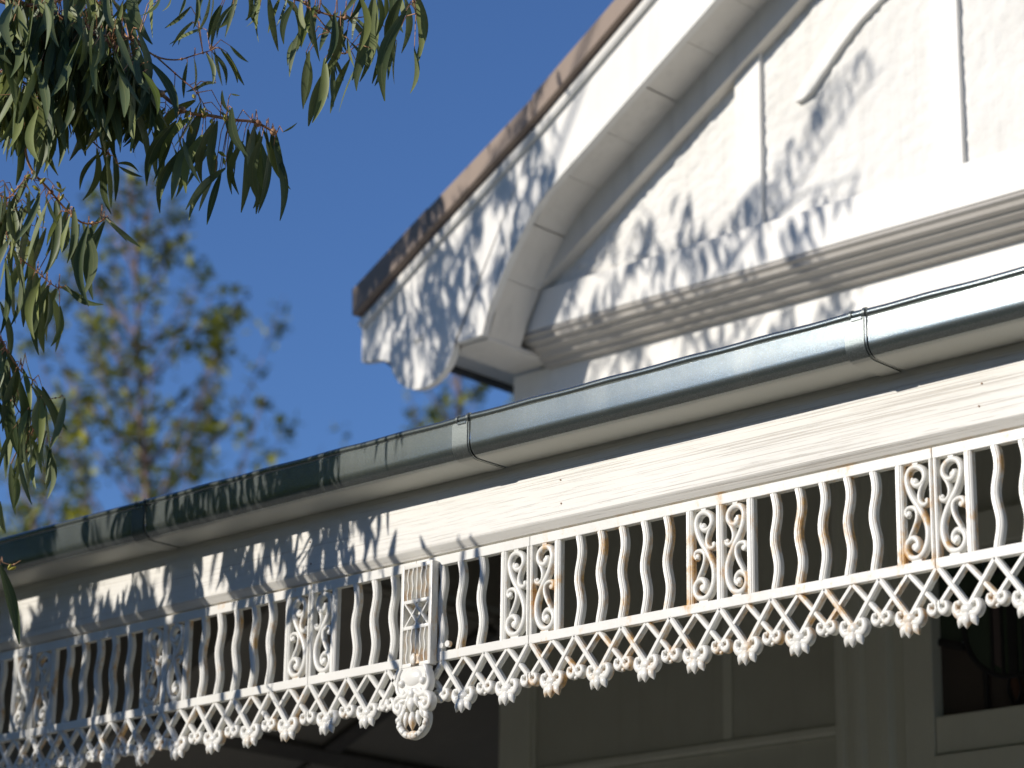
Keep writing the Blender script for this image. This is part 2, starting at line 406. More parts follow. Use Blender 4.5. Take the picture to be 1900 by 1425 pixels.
for x0, x1 in ((-4.428, -4.335), (-3.747, -3.66), (-2.56, -2.47), (-1.88, -1.79)):
    xm = (x0+x1)/2; t = min(zb(x0) if x0 < AXX else zb(2*AXX-x1), 5.8)
    bx('gable_batten', WHITE, house, x0, x1, 1.676, 1.70, 4.389, t-.02, .002)
for sg in (1, -1):
    bm = bmesh.new()
    pts = cr([(-4.212, 4.735), (-4.185, 4.75), (-4.135, 4.80), (-4.06, 4.875), (-3.985, 4.935), (-3.90, 4.985), (-3.78, 5.04)], 5)
    pts = [(p.x if sg > 0 else 2*AXX-p.x, p.y) for p in pts]
    wd = [lerp(.014, .052, min(1, i/7)) for i in range(len(pts))]
    sweep(bm, pts, wd, [(-.5, .026), (-.5, .002), (-.46, 0), (.46, 0), (.5, .002), (.5, .026)], 1.674)
    obj('curved_brace', bm, WHITE, house, smooth=40)
# stepped moulding below the rail, from the rail face back to the wall
bm = bmesh.new()
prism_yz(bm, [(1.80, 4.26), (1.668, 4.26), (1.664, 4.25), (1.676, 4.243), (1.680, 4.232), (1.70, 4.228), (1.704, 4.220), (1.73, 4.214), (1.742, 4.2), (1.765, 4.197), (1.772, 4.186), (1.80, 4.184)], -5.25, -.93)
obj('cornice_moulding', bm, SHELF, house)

# barge boards (left one is in view; the right one mirrors it)
low = [(-4.66, 4.808), (-4.80, 4.716), (-4.935, 4.628), (-5.02, 4.562), (-5.085, 4.482), (-5.14, 4.405), (-5.180, 4.335), (-5.212, 4.272), (-5.232, 4.213)]
lowc = [tuple(p) for p in cr([(-4.34, 5.017)]+low, 4)]
dc, dr = (-5.484, 4.232), .139
def mirror(pts, sg): return pts if sg > 0 else [(2*AXX-x, z) for x, z in pts]
apexz = zb(AXX)
ang0 = math.radians(6); ang1 = math.radians(-168)
disc = [(dc[0]+dr*math.cos(a), dc[1]+dr*math.sin(a)) for a in [lerp(-.14, ang1+.0, k/26) for k in range(27)]]
upper = [(-5.752, 4.375), (-5.435, 4.575), (-5.01, 4.826), (-4.60, 5.103), (AXX, apexz+.275)]
for sg in (1, -1):
    poly = [(AXX, apexz)]+lowc+[(-5.232, 4.209), (-5.342, 4.207)]+disc+[(-5.66, 4.222), (-5.748, 4.233)]+upper
    bm = bmesh.new(); prism_xz(bm, mirror(poly, sg), 1.48, 1.506)
    bmesh.ops.triangulate(bm, faces=[f for f in bm.faces if len(f.verts) > 4])
    bb = obj('barge_board', bm, WHITE, house)
    bm = bmesh.new(); c2 = mirror([(-5.505, 4.262)], sg)[0]
    ball(bm, (c2[0], 1.478, c2[1]), .019, (1, .45, 1), 16, 8)
    obj('boss', bm, WHITE, bb, smooth=50)
    bm = bmesh.new()                             # thin moulding planted along the top edge
    sweep(bm, mirror([(x, z-.02) for x, z in upper], sg), .036, [(-.5, .02), (-.5, .004), (-.3, 0), (.1, .002), (.5, .012), (.5, .02)], 1.462)
    obj('barge_moulding', bm, WHITE, house, smooth=30)
    # verge pieces along the roof edge
    U = [(-5.758, 4.378), (-5.435, 4.578), (-5.01, 4.829), (-4.60, 5.106), (AXX+.0, apexz+.28)]
    seg = []
    for (xa, za), (xb, zb_) in zip(U, U[1:]):
        L = math.hypot(xb-xa, zb_-za); n = max(1, round(L/.33))
        for k in range(n): seg.append(((lerp(xa, xb, k/n), lerp(za, zb_, k/n)), (lerp(xa, xb, (k+1)/n), lerp(za, zb_, (k+1)/n))))
    for k, (a, b_) in enumerate(seg):
        th = .070 if k else .082
        a = (a[0]+.002, a[1]+.0015)
        q = [a, b_, (b_[0]-.004, b_[1]+th-.006), (a[0]-.004, a[1]+th+.003)]
        bm = bmesh.new(); prism_xz(bm, mirror(q, sg), 1.442+R_(-.003, .003), 1.60)
        obj('verge_tile', bm, TILE, house)
    # curved soffit boards from the barge back to the rake board
    full = [(AXX, apexz)]
    L = lowc[0]; n = 6
    full = [(lerp(AXX, L[0], k/n), lerp(apexz, L[1], k/n)) for k in range(n)]+lowc+[(-5.236, 4.209)]
    acc = [0]
    for p, q in zip(full, full[1:]): acc.append(acc[-1]+math.hypot(p[0]-q[0], p[1]-q[1]))
    def onp(s):
        for i in range(len(acc)-1):
            if s <= acc[i+1] or i == len(acc)-2:
                t = (s-acc[i])/(acc[i+1]-acc[i]); return (lerp(full[i][0], full[i+1][0], t), lerp(full[i][1], full[i+1][1], t))
    Lt = acc[-1]; nb = round(Lt/.185)
    for k in range(nb):
        s0, s1 = Lt*k/nb+.0012, Lt*(k+1)/nb-.0012; m_ = 5
        pp = [onp(lerp(s0, s1, j/m_)) for j in range(m_+1)]
        dz_ = R_(-.0012, .0012)
        bm = bmesh.new()
        inner = [(x-.002, z+.004+dz_) for x, z in pp]; outer = [(x-.018, z+.014+dz_) for x, z in pp]
        prism_xz(bm, mirror(inner+outer[::-1], sg), 1.5065, 1.652)
        obj('soffit_board', bm, SOFFIT, house)
    # rake board planted on the gable, below the soffit
    rk = [(AXX, zb(AXX)+.10), (AXX, zb(AXX)-.045)]+[(-4.137, 5.02-.0), (-4.409*.983, 4.905), (-4.90, 4.575), (-5.175, 4.388), (-5.175, 4.388)]
    rk = [(AXX, zb(AXX)+.10), (AXX, zb(AXX)-.037), (-4.137, zb(-4.137)-.102), (-5.168, 4.388), (-5.255, 4.388), (-5.255, 4.262), (-5.262, 4.262), (-5.262, 4.60)]
    bm = bmesh.new(); prism_xz(bm, mirror(rk, sg), 1.650, 1.70)
    obj('rake_board', bm, SOFFIT, house)
    # box end underside, side eave
    def mb(name, m, x0, x1, *r):
        if sg < 0: x0, x1 = 2*AXX-x1, 2*AXX-x0
        return bx(name, m, house, x0, x1, *r)
    mb('eave_base', SOFFIT, -5.40, -5.236, 1.5067, 1.798, 4.200, 4.213)
    mb('eave_lining', SOFFIT, -5.66, -5.402, 1.5067, 8.9, 4.285, 4.30)
    mb('eave_fascia', DARKM, -5.69, -5.661, 1.5067, 8.9, 4.27, 4.40)
# roof slopes
for sg in (1, -1):
    bm = bmesh.new()
    P = mirror([(-5.80, 4.40), (AXX, apexz+.30), (AXX, apexz+.36), (-5.80, 4.46)], sg)
    prism_xz(bm, P, 1.601, 9.2); obj('roof', bm, ROOFT, house)

# verandah: roof sheet, raked ceiling
bm = bmesh.new(); n = 240
r0, r1, r2, r3 = [], [], [], []
for i in range(n+1):
    x = lerp(-7.6, -.2, i/n); c = .008*math.sin(i*math.pi/1.5)
    r0.append((x, -.07, 3.238+c)); r1.append((x, WY-.03, 3.78+c))
va = [bm.verts.new(p) for p in r0]; vb = [bm.verts.new(p) for p in r1]
for i in range(n): bm.faces.new((va[i], va[i+1], vb[i+1], vb[i]))
obj('verandah_roof', bm, IRONROOF, house)
for k in range(13):
    y0 = .06+k*.133; f = lambda y: 3.20+.27*y
    bm = bmesh.new(); g = .004
    prism_yz(bm, [(y0+g, f(y0+g)), (y0+.133-g, f(y0+.133-g)), (y0+.133-g, f(y0+.133)+.014), (y0+g, f(y0)+.016)], -8.3 if k < 7 else -5.42, -.3)
    obj('ceiling_board', bm, CEIL, house)
# side verandah ceiling (left of the wall corner): sheets rising to the house, dark cover battens
kx = .42; fz = lambda x: 3.10+kx*(x+6.15)
for i, (xa, xb) in enumerate(((-8.2, -7.18), (-7.16, -6.165), (-6.135, -5.403))):
    for j, (ya, yb) in enumerate(((1.0, 1.735), (1.765, 2.6), (2.63, 3.5), (3.53, 5.0))):
        bm = bmesh.new(); prism_xz(bm, [(xa, fz(xa)), (xb, fz(xb)), (xb, fz(xb)+.012), (xa, fz(xa)+.012)], ya, yb)
        obj('ceiling_sheet', bm, CEIL, house)
for x in (-7.17, -6.15):
    bm = bmesh.new(); prism_xz(bm, [(x-.035, fz(x-.035)-.02), (x+.035, fz(x+.035)-.02), (x+.035, fz(x+.035)-.001), (x-.035, fz(x-.035)-.001)], 1.0, 5)
    obj('ceiling_batten', bm, CEILD, house)
for y in (1.75, 2.615, 3.515):
    bm = bmesh.new(); xa, xb = -6.11, -5.44
    prism_xz(bm, [(xa, fz(xa)-.02), (xb, fz(xb)-.02), (xb, fz(xb)-.001), (xa, fz(xa)-.001)], y-.035, y+.035)
    obj('ceiling_batten', bm, CEILD, house)
bm = bmesh.new(); prism_xz(bm, [(-8.3, fz(-8.3)), (-5.402, fz(-5.402)), (-5.402, 3.47), (-8.3, 3.47)], .992, .998); obj('ceiling_bulkhead', bm, CEIL, house)
bm = bmesh.new(); prism_yz(bm, [(.9985, 3.40), (1.798, 3.40), (1.798, 3.70), (.9985, 3.485)], -5.4225, -5.4205); obj('ceiling_bulkhead', bm, CEIL, house)
bm = bmesh.new(); P = [(-8.3, fz(-8.3)+.03), (-5.42, fz(-5.42)+.03), (-5.42, fz(-5.42)+.05), (-8.3, fz(-8.3)+.05)]
prism_xz(bm, P, 1.0, 6); obj('side_verandah_roof', bm, IRONROOF, house)

# ------------------------------------------------------------------ verandah beam
bm = bmesh.new()
prism_yz(bm, [(-.014, 3.049), (-.0125, 3.0465), (.000, 3.0325), (.045, 3.0315), (.045, 3.222), (-.014, 3.222)], -8.3, 1.0)
beam = obj('verandah_beam', bm, BEAM)
tag(beam, 'long white painted timber beam with cracked grain between the gutter and the lace frieze', 'beam')

NAIL = mat('rusty_nail', .7, 0, (.28, .17, .10))[0]
for x in (-4.32, -3.58, -2.55):
    for z in (3.075, 3.125):
        bm = bmesh.new(); xx = x+R_(-.012, .012); zz = z+R_(-.006, .006)
        tube(bm, [(xx, -.0155, zz), (xx, -.012, zz)], .0019, 8); obj('nail_head', bm, NAIL, beam)
# ------------------------------------------------------------------ gutter
gut = empty('gutter', (-4.7, -.1, 3.168), 'grey metal roof gutter running along the top of the white beam', 'gutter')
YB, YF, ZB = -.0145, -.129, 3.183
def gprof(off=0):
    p = [(YB, ZB-off), (-.085, ZB-off)]
    for k in range(7):
        a = math.pi/2*k/6
        p.append((-.099-(.03+off)*math.sin(a), 3.213-(.03+off)*math.cos(a)))
    p += [(YF-off, 3.237), (YF-off, 3.2585), (-.124-off*.5, 3.2605)]
    return p
def glen(x0, x1, off=0, th=.0014):
    o_ = gprof(off); i_ = [(y+(.0 if j == 0 else th), z+th) for j, (y, z) in enumerate(o_)]
    bm = bmesh.new(); n = max(1, int((x1-x0)/.25))
    ring = o_+i_[::-1]
    loft(bm, [[(lerp(x0, x1, k/n), y, z+.0007*math.sin(k*1.7+x0*3)+.0005*math.sin(k*.6)) for y, z in ring] for k in range(n+1)])
    return bm
joints = [-4.775, -3.73, -2.72, -1.71]
ends = [-8.2]+joints+[.8]
for a, b_ in zip(ends, ends[1:]):
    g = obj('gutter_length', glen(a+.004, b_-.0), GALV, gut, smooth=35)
    bm = bmesh.new(); nseg = 24
    tube(bm, [(lerp(a+.004, b_, k/nseg), -.1225, 3.2685+.0008*math.sin(k*1.3+a)) for k in range(nseg+1)], .0088, 12)
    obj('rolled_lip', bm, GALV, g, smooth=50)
for x in joints:
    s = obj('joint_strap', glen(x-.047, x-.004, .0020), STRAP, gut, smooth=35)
    for dx in (-.034, -.004):
        bm = bmesh.new(); tube(bm, [(x+dx-.0028, -.1225, 3.2687), (x+dx+.0028, -.1225, 3.2687)], .0112, 14)
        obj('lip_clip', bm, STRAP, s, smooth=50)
    bm = bmesh.new()
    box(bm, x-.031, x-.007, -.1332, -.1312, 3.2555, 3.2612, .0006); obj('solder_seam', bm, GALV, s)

# ------------------------------------------------------------------ cast-iron frieze
ZT = 3.028; D = .015
def V(v): return ZT-v/1000.0
def mk(fn, smooth=38):
    bm = bmesh.new(); fn(bm)
    bmesh.ops.recalc_face_normals(bm, faces=bm.faces)
    me = bpy.data.meshes.new('part'); bm.to_mesh(me); bm.free()
    me.polygons.foreach_set('use_smooth', [True]*len(me.polygons)); me.set_sharp_from_angle(angle=math.radians(smooth))
    me.materials.append(IRON); return me
def mm(pts): return [(u/1000, -v/1000) for u, v in pts]
def f_wavy(ph):
    def f(bm):
        pts = []
        for k in range(29):
            v = lerp(20.5, 211, k/28); pts.append((4.2*math.cos((v-54+ph)*math.tau/111), v))
        sweep(bm, mm(pts), .0162, RIB(D))
    return f
WAVY = [mk(f_wavy(p)) for p in (0, 3, -3)]
def f_stile(wd):
    def f(bm): sweep(bm, mm([(0, 20.5), (0, 115), (0, 211)]), wd, RIB(D))
    return f
STILE = mk(f_stile(.0175)); ESTILE = mk(f_stile(.0085))
def f_scroll(sg):
    def f(bm):
        def sp(pts, w0, wm, w1, n=5, yo=0, prof=RND):
            c = [(sg*p.x, p.y) for p in cr(mm(pts), n)]; m_ = len(c)-1
            wd = []
            for i in range(m_+1):
                t = i/m_
                wd.append(lerp(w0, wm, min(1, t/.22)) if t < .5 else lerp(wm, w1, max(0, (t-.78)/.22)))
            sweep(bm, c, wd, prof(D-.001-yo), yo)
        O = -38
        main = [(44, 50), (46, 57), (39, 65), (28, 64), (20, 53), (23, 38), (37, 29), (52, 33), (59, 48), (56, 68), (46, 90), (34, 108), (22, 130), (16, 152), (18, 176), (28, 195),
                (42, 202), (56, 198), (64, 184), (60, 169), (48, 163), (39, 170), (38, 181), (45, 187)]
        sp([(u+O, v) for u, v in main], .0100, .0124, .0108)
        sp([(u+O, v) for u, v in [(21, 60), (29, 72), (33, 85), (31, 97), (23, 104), (15, 101), (14, 94)]], .0074, .0096, .008, 5, .001)
        sp([(u+O, v) for u, v in [(61, 176), (55, 160), (45, 142), (39, 126), (40, 112), (49, 105), (60, 106), (63, 115), (58, 121)]], .0074, .0096, .008, 5, .001)
        for (u, v, r) in ((42, 58, 8.2), (16.5, 96, 4.8), (45, 180, 7.6), (57, 116, 6.2)):
            ball(bm, (sg*(u+O)/1000, .0060, -v/1000), r/1000, (1, .72, 1), 12, 8)
        sweep(bm, [(sg*(30+O)/1000, -.2095), (sg*(52+O)/1000, -.2095)], .010, BAR(D-.003), .002)
        sweep(bm, [(sg*(33+O)/1000, -.0225), (sg*(45+O)/1000, -.0225)], .008, BAR(D-.003), .002)
    return f
SCR = {1: mk(f_scroll(1), 50), -1: mk(f_scroll(-1), 50)}
def f_lat(v0, v1, dx, wd, yo):
    def f(bm):
        L = [(0, v0), (dx, v1)]
        sweep(bm, mm(L), wd, BAR(D-yo-.001), yo)
    return f
LATA = {s: mk(f_lat(228.5, 312, s*62.5, .0120, .0)) for s in (1, -1)}
LATB = {s: mk(f_lat(228.5, 298, s*62.5, .0112, .0022)) for s in (1, -1)}
def lobe(bm, s, cx_, cv, r, wd, yo=0):
    pts = [(cx_, cv-r*.1), (cx_+s*r*.55, cv+r*.95), (cx_+s*r*1.35, cv+r*1.05), (cx_+s*r*1.95, cv+r*.25), (cx_+s*r*1.75, cv-r*.75), (cx_+s*r*1.15, cv-r*.85)]
    c = [(p.x, p.y) for p in cr(mm(pts), 5)]; n = len(c)
    sweep(bm, c, [wd*(.8+.45*math.sin(math.pi*min(1, i/(n*.8)))) if i < n-4 else wd*.72 for i in range(n)], RND(D+.001), yo-.0015)
    ball(bm, (c[-1][0], .006, c[-1][1]), wd*.50, (1, 1.25, 1), 10, 6)
    ball(bm, ((cx_+s*r*1.25)/1000, .005, -(cv+r*.55)/1000), r*.50/1000, (1.1, 1.2, .8), 10, 6)
def petal(bm, u, v, L, wd, ang, y=.0, th=.007):
    """pointed petal hanging from (u, v), leaning by ang"""
    a = math.radians(ang); rings = []; n = 8
    for i in range(9):
        t = i/8; r = wd*min(1, .55+t*1.4)*(1 if t < .5 else max(.03, 1-((t-.5)/.5)**1.5))
        c = Vector((u/1000+math.sin(a)*L*t, y+.004, -v/1000-math.cos(a)*L*t))
        rings.append([c+Vector((math.cos(a)*math.cos(k*math.tau/n)*r, math.sin(k*math.tau/n)*th*max(.15, r/wd), math.sin(a)*math.cos(k*math.tau/n)*r)) for k in range(n)])
    loft(bm, rings)
def f_big(bm):
    lobe(bm, 1, 3, 309, 11.6, .0128); lobe(bm, -1, -3, 309, 11.6, .0128)
    ball(bm, (0, .004, -.313), .0125, (1.1, .75, .9), 12, 8)
    ball(bm, (0, .003, -.3235), .0085, (1.7, .7, .42), 12, 6)
    petal(bm, 0, 320, .0295, .0105, 0, -.003, .009)
    petal(bm, -8, 321, .0270, .0085, -26, .001, .008); petal(bm, 8, 321, .0270, .0085, 26, .001, .008)
BIG = mk(f_big, 55)
def f_small(sides):
    def f(bm):
        for s in sides: lobe(bm, s, s*1.5, 301, 8.8, .0102, .001)
        if len(sides) == 2:
            ball(bm, (0, .005, -.302), .0085, (1, .8, 1), 10, 6); ball(bm, (0, .006, -.315), .004, (1, 1, 1), 8, 6)
        else:
            s = sides[0]; sweep(bm, mm([(s*3.2, 289), (s*3.2, 309)]), .0055, BAR(D), .0)
    return f
SMALL = {0: mk(f_small((1, -1)), 55), 1: mk(f_small((1,)), 55), -1: mk(f_small((-1,)), 55)}
def put(name, me, par, u, rust, jit=.0, rz=0):
    o = bpy.data.objects.new(name, me); col.objects.link(o); o.parent = par
    o.location = Vector((u/1000+R_(-jit, jit), R_(-jit, jit), 0)); o['rust'] = max(0., rust+R_(-.12, .12))
    o.rotation_euler = (0, rz+R_(-.004, .004)*(jit > 0), 0)
    return o
def panel(x0, W, label, rust, left=True, right=True, full=True):
    """one cast panel: full = two bays, else a cut single-ended piece"""
    p = empty('frieze_panel', (x0, 0, ZT), label, 'frieze panel', 'white cast-iron lace panels hanging under the beam')
    g = .6
    for nm, v0, v1 in (('top_rail', 0, 21.5), ('bottom_rail', 209.5, 229.5)):
        bm = bmesh.new(); box(bm, x0+g/1000, x0+(W-g)/1000, 0, D+.001, V(v1), V(v0), .0016)
        o = obj(nm, bm, IRON, p); o['rust'] = rust*.85
    bars, stiles, scr = [], [], []
    if full:
        bars = [134+58.2*k for k in range(5)]+[1000-134-58.2*k for k in range(5)]
        stiles = [75.5, 424.5, 500, 575.5, 924.5]; scr = [(38.5, 1), (961.5, -1), (462, -1), (538, 1)]
    elif left:
        bars = [142, 200, 258, 316]; stiles = [75.5]; scr = [(38.5, 1)]
    else:
        bars = [W-142, W-200, W-258, W-316]; stiles = [W-75.5]; scr = [(W-38.5, -1)]
    for u in bars: put('wavy_bar', random.choice(WAVY), p, u, rust, .0008)
    for u in stiles: put('stile', STILE, p, u, rust, .0003)
    if left: put('end_stile', ESTILE, p, 5, rust)
    if right: put('end_stile', ESTILE, p, W-5, rust)
    for u, s in scr: put('scroll', SCR[s], p, u, rust*1.15, .0003)
    # lattice counted from the whole end
    n = 8 if full else int(W/125+.35)
    U = (lambda u: u) if left else (lambda u: W-u)
    sg = 1 if left else -1
    for k in range(n+1):
        ua = U(125*k)
        if k > 0 and 125*k <= W+1:
            if 0 < 125*k < W-1 or not full: put('small_pendant', SMALL[0], p, ua, rust, .0003)
            put('lattice_bar', LATA[-sg], p, ua, rust)
        if k < n or not full:
            put('lattice_bar', LATA[sg], p, ua+(4.6*sg if k == 0 else 0), rust)
        if k < n:
            um = U(125*k+62.5)
            if 0 <= um <= W:
                put('large_pendant', BIG, p, um, rust, .0004)
                put('lattice_bar', LATB[-1], p, um, rust); put('lattice_bar', LATB[1], p, um, rust)
    if full:
        put('small_pendant', SMALL[1], p, .7, rust); put('small_pendant', SMALL[-1], p, W-.7, rust)
    else:
        put('small_pendant', SMALL[1 if left else -1], p, .7 if left else W-.7, rust)
    for c in p.children:
        if c.name.split('.')[0] not in ('top_rail', 'bottom_rail'): pass
    return p
panel(-6.336, 1000, 'leaf-shaded lace panel cut off by the left edge of the picture', .35)
panel(-5.336, 1000, 'lace panel dappled with leaf shadows, its bars sunlit only at the right end', .45)
panel(-4.336, 331, 'short clean lace panel left of the crest ornament', .0, right=False, full=False)
panel(-4.005, 332, 'short clean lace panel right of the crest ornament', .0, left=False, full=False)
panel(-3.673, 1000, 'fully sunlit rusty lace panel in the middle, between two dark seams', .72)
panel(-2.673, 1000, 'rust-edged lace panel cut off by the right edge of the picture', .42)

# crest ornament over the joint of the two short panels
cr_ = empty('crest_ornament', (-3.9805, -.002, ZT-.39), 'tall white cast crest with small wavy slats and a leafy drop, fixed over the frieze', 'ornament')
ox, oy = -3.9805, -.022
CXW = .0465
def cpart(name, fn, rust=.3, smooth=38, parent=None):
    bm = bmesh.new(); fn(bm); o = obj(name, bm, IRON, parent or cr_, smooth=smooth); o['rust'] = rust; return o
def f_frame(bm):
    for x0, x1 in ((ox-CXW, ox-CXW+.009), (ox+CXW-.009, ox+CXW)):
        box(bm, x0, x1, oy, -.002, V(238), V(12), .0012)
    for v0, v1 in ((12.5, 22), (91, 99), (148, 156)):
        box(bm, ox-CXW+.0085, ox+CXW-.0085, oy+.0008, -.003, V(v1), V(v0), .0012)
    for a, b_ in ((-CXW+.0085, -.012), (.012, CXW-.0085)):
        box(bm, ox+a, ox+b_, oy+.0008, -.004, V(238), V(229), .0012)
cpart('frame', f_frame, .3)
def f_back(bm):
    box(bm, ox-CXW+.0092, ox+CXW-.0092, -.0095, -.005, V(90.5), V(22.5)); box(bm, ox-CXW+.0092, ox+CXW-.0092, -.0095, -.005, V(228.5), V(156.5))
cpart('back_plate', f_back, 1.35)
for (v0, v1) in ((22, 91), (156, 229)):
    for k in range(5):
        u = (k-2)*13.2
        def f(bm):
            a = v1-(20 if (k == 2 and v0 > 100) else 0)
            pts = [(ox+(u+1.6*math.cos((v-v0)*math.tau/40))/1000 if k != 2 else ox+u/1000, V(v)) for v in [lerp(v0, a, j/14) for j in range(15)]]
            sweep(bm, pts, .0046, BAR(.011), oy+.001)
        cpart('thin_slat', f, .5)
for (a, b_) in ((-34, 6), (6, -34), (-6, 34), (34, -6)):
    def f(bm): sweep(bm, [(ox+a/1000, V(99)), (ox+b_/1000, V(148))], .0058, BAR(.012), oy+(.001 if a < b_ else .0024))
    cpart('lattice_bar', f, .4)
def f_drop(bm):
    y = -.020
    # shoulder plate
    pts = [(-.040, V(240)), (.040, V(240)), (.037, V(262)), (.044, V(285)), (.030, V(300)), (0, V(305)), (-.030, V(300)), (-.044, V(285)), (-.037, V(262))]
    prism_xz(bm, [(ox+a, z) for a, z in pts], -.026, -.006)
    ball(bm, (ox, -.022, V(262)), .030, (1, .35, .7), 16, 8)
    ball(bm, (ox+.003, -.0285, V(224)), .0085, (1, .6, 1.5), 12, 8)
    for s in (1, -1):
        ball(bm, (ox+s*.031, -.027, V(273)), .0085, (1, .9, 1), 12, 8)
        sweep(bm, [(p.x, p.y) for p in cr([(ox+s*.034, V(240)), (ox+s*.042, V(255)), (ox+s*.047, V(275)), (ox+s*.042, V(292)), (ox+s*.030, V(298)), (ox+s*.022, V(290))], 5)], .011, RND(.018), -.030)
        sweep(bm, [(p.x, p.y) for p in cr([(ox+s*.006, V(290)), (ox+s*.022, V(302)), (ox+s*.040, V(300)), (ox+s*.052, V(312)), (ox+s*.050, V(328)), (ox+s*.038, V(333)), (ox+s*.032, V(323)), (ox+s*.038, V(316))], 5)], .0125, RND(.020), -.031)
        ball(bm, (ox+s*.040, -.026, V(320)), .0085, (1, 1, 1), 10, 6)
        # hanging leaf ring
        sweep(bm, [(p.x, p.y) for p in cr([(ox+s*.018, V(318)), (ox+s*.034, V(335)), (ox+s*.040, V(352)), (ox+s*.035, V(370)), (ox+s*.020, V(383)), (ox, V(388))], 5)], .014, RND(.018), -.028)
        for k, (u, v, an, L) in enumerate(((30, 330, 62, .020), (36, 345, 52, .017), (35, 358, 30, .016), (26, 371, 10, .014), (14, 380, 2, .012), (24, 328, 22, .03), (16, 335, 8, .034), (20, 308, 75, .03), (33, 300, 70, .024))):
            petal(bm, s*u, v, L, .0062, s*an, -.027, .008)
    petal(bm, 0, 286, .028, .009, 0, -.031, .009); petal(bm, 0, 306, .034, .0115, 0, -.030, .011)
    petal(bm, 0, 336, .040, .0085, 0, -.027, .010)
    petal(bm, -9, 300, .032, .006, -18, -.029, .008); petal(bm, 9, 300, .032, .006, 18, -.029, .008)
    ball(bm, (ox, -.020, V(384)), .0105, (1.3, .9, .8), 12, 6)
def f_drop2(bm):
    f_drop(bm)
    for v in bm.verts:                              # petal() builds round x = 0, z = 0: move those pieces onto the crest
        if abs(v.co.x) < .2: v.co.x += ox; v.co.z += ZT
cpart('leafy_drop', f_drop2, .32, 60)
cpart('bolt', lambda bm: tube(bm, [(-3.895, -.003, V(199)), (-3.895, -.012, V(199))], .007, 8), .9)
cpart('bolt', lambda bm: tube(bm, [(-3.912, -.003, V(201)), (-3.912, -.012, V(201))], .006, 8), .6)

# ------------------------------------------------------------------ eucalyptus
TB = Vector((-7.4, -2.7, 0))
euc = empty('eucalyptus_tree', TB, 'eucalyptus tree with long hanging grey-green leaves reaching in at upper left', 'tree')
def leafmesh(L, W, sick, fold, twist, curl):
    n = 11; vs = []; uv = []
    for i in range(n):
        t = i/(n-1); w_ = W*(math.sin(math.pi*min(1, (t*.93+.045)))**.85)*(1-.25*t)
        c = Vector((sick*math.sin(math.pi*t*.9)*L, curl*L*t*t, -L*t)); a = twist*t
        X = Vector((math.cos(a), math.sin(a), 0)); Yv = Vector((-math.sin(a), math.cos(a), 0))
        for s in (-1, 0, 1):
            vs.append(c+X*s*w_/2+Yv*(abs(s)*fold*w_)); uv.append(((s+1)/2, t))
    fs = []
    for i in range(n-1):
        for k in (0, 1):
            a = i*3+k; fs.append((a, a+1, a+4, a+3))
    return vs, fs, uv
def tomesh(name, vs, fs, uv, tone=None, m=LEAF):
    me = bpy.data.meshes.new(name); me.from_pydata(vs, [], fs); me.materials.append(m)
    ul = me.uv_layers.new(name='UVMap')
    for p in me.polygons:
        p.use_smooth = True
        for li, vi in zip(p.loop_indices, p.vertices): ul.data[li].uv = uv[vi]
    if tone:
        at_ = me.attributes.new('tone', 'FLOAT', 'POINT'); at_.data.foreach_set('value', tone)
    return me
LV = []
for i in range(14):
    LV.append(leafmesh(1, R_(.125, .185), R_(-.17, .17), R_(.05, .28), R_(-.5, .5), R_(-.12, .12)))
LM = [tomesh('leaf', *v) for v in LV]
def leafmat(B, T, facing=None, spread=75):
    ax = (T-B); L = ax.length; z = -ax.normalized()
    f = (CAM-B).normalized() if facing is None else facing
    y = (f-z*f.dot(z)).normalized(); y = Quaternion(z, math.radians(random.gauss(0, spread*.6))) @ y
    x = y.cross(z).normalized()
    M = Matrix((x, y, z)).transposed()
    return Matrix.Translation(B) @ M.to_4x4() @ Matrix.Diagonal((L, L, L, 1)), L
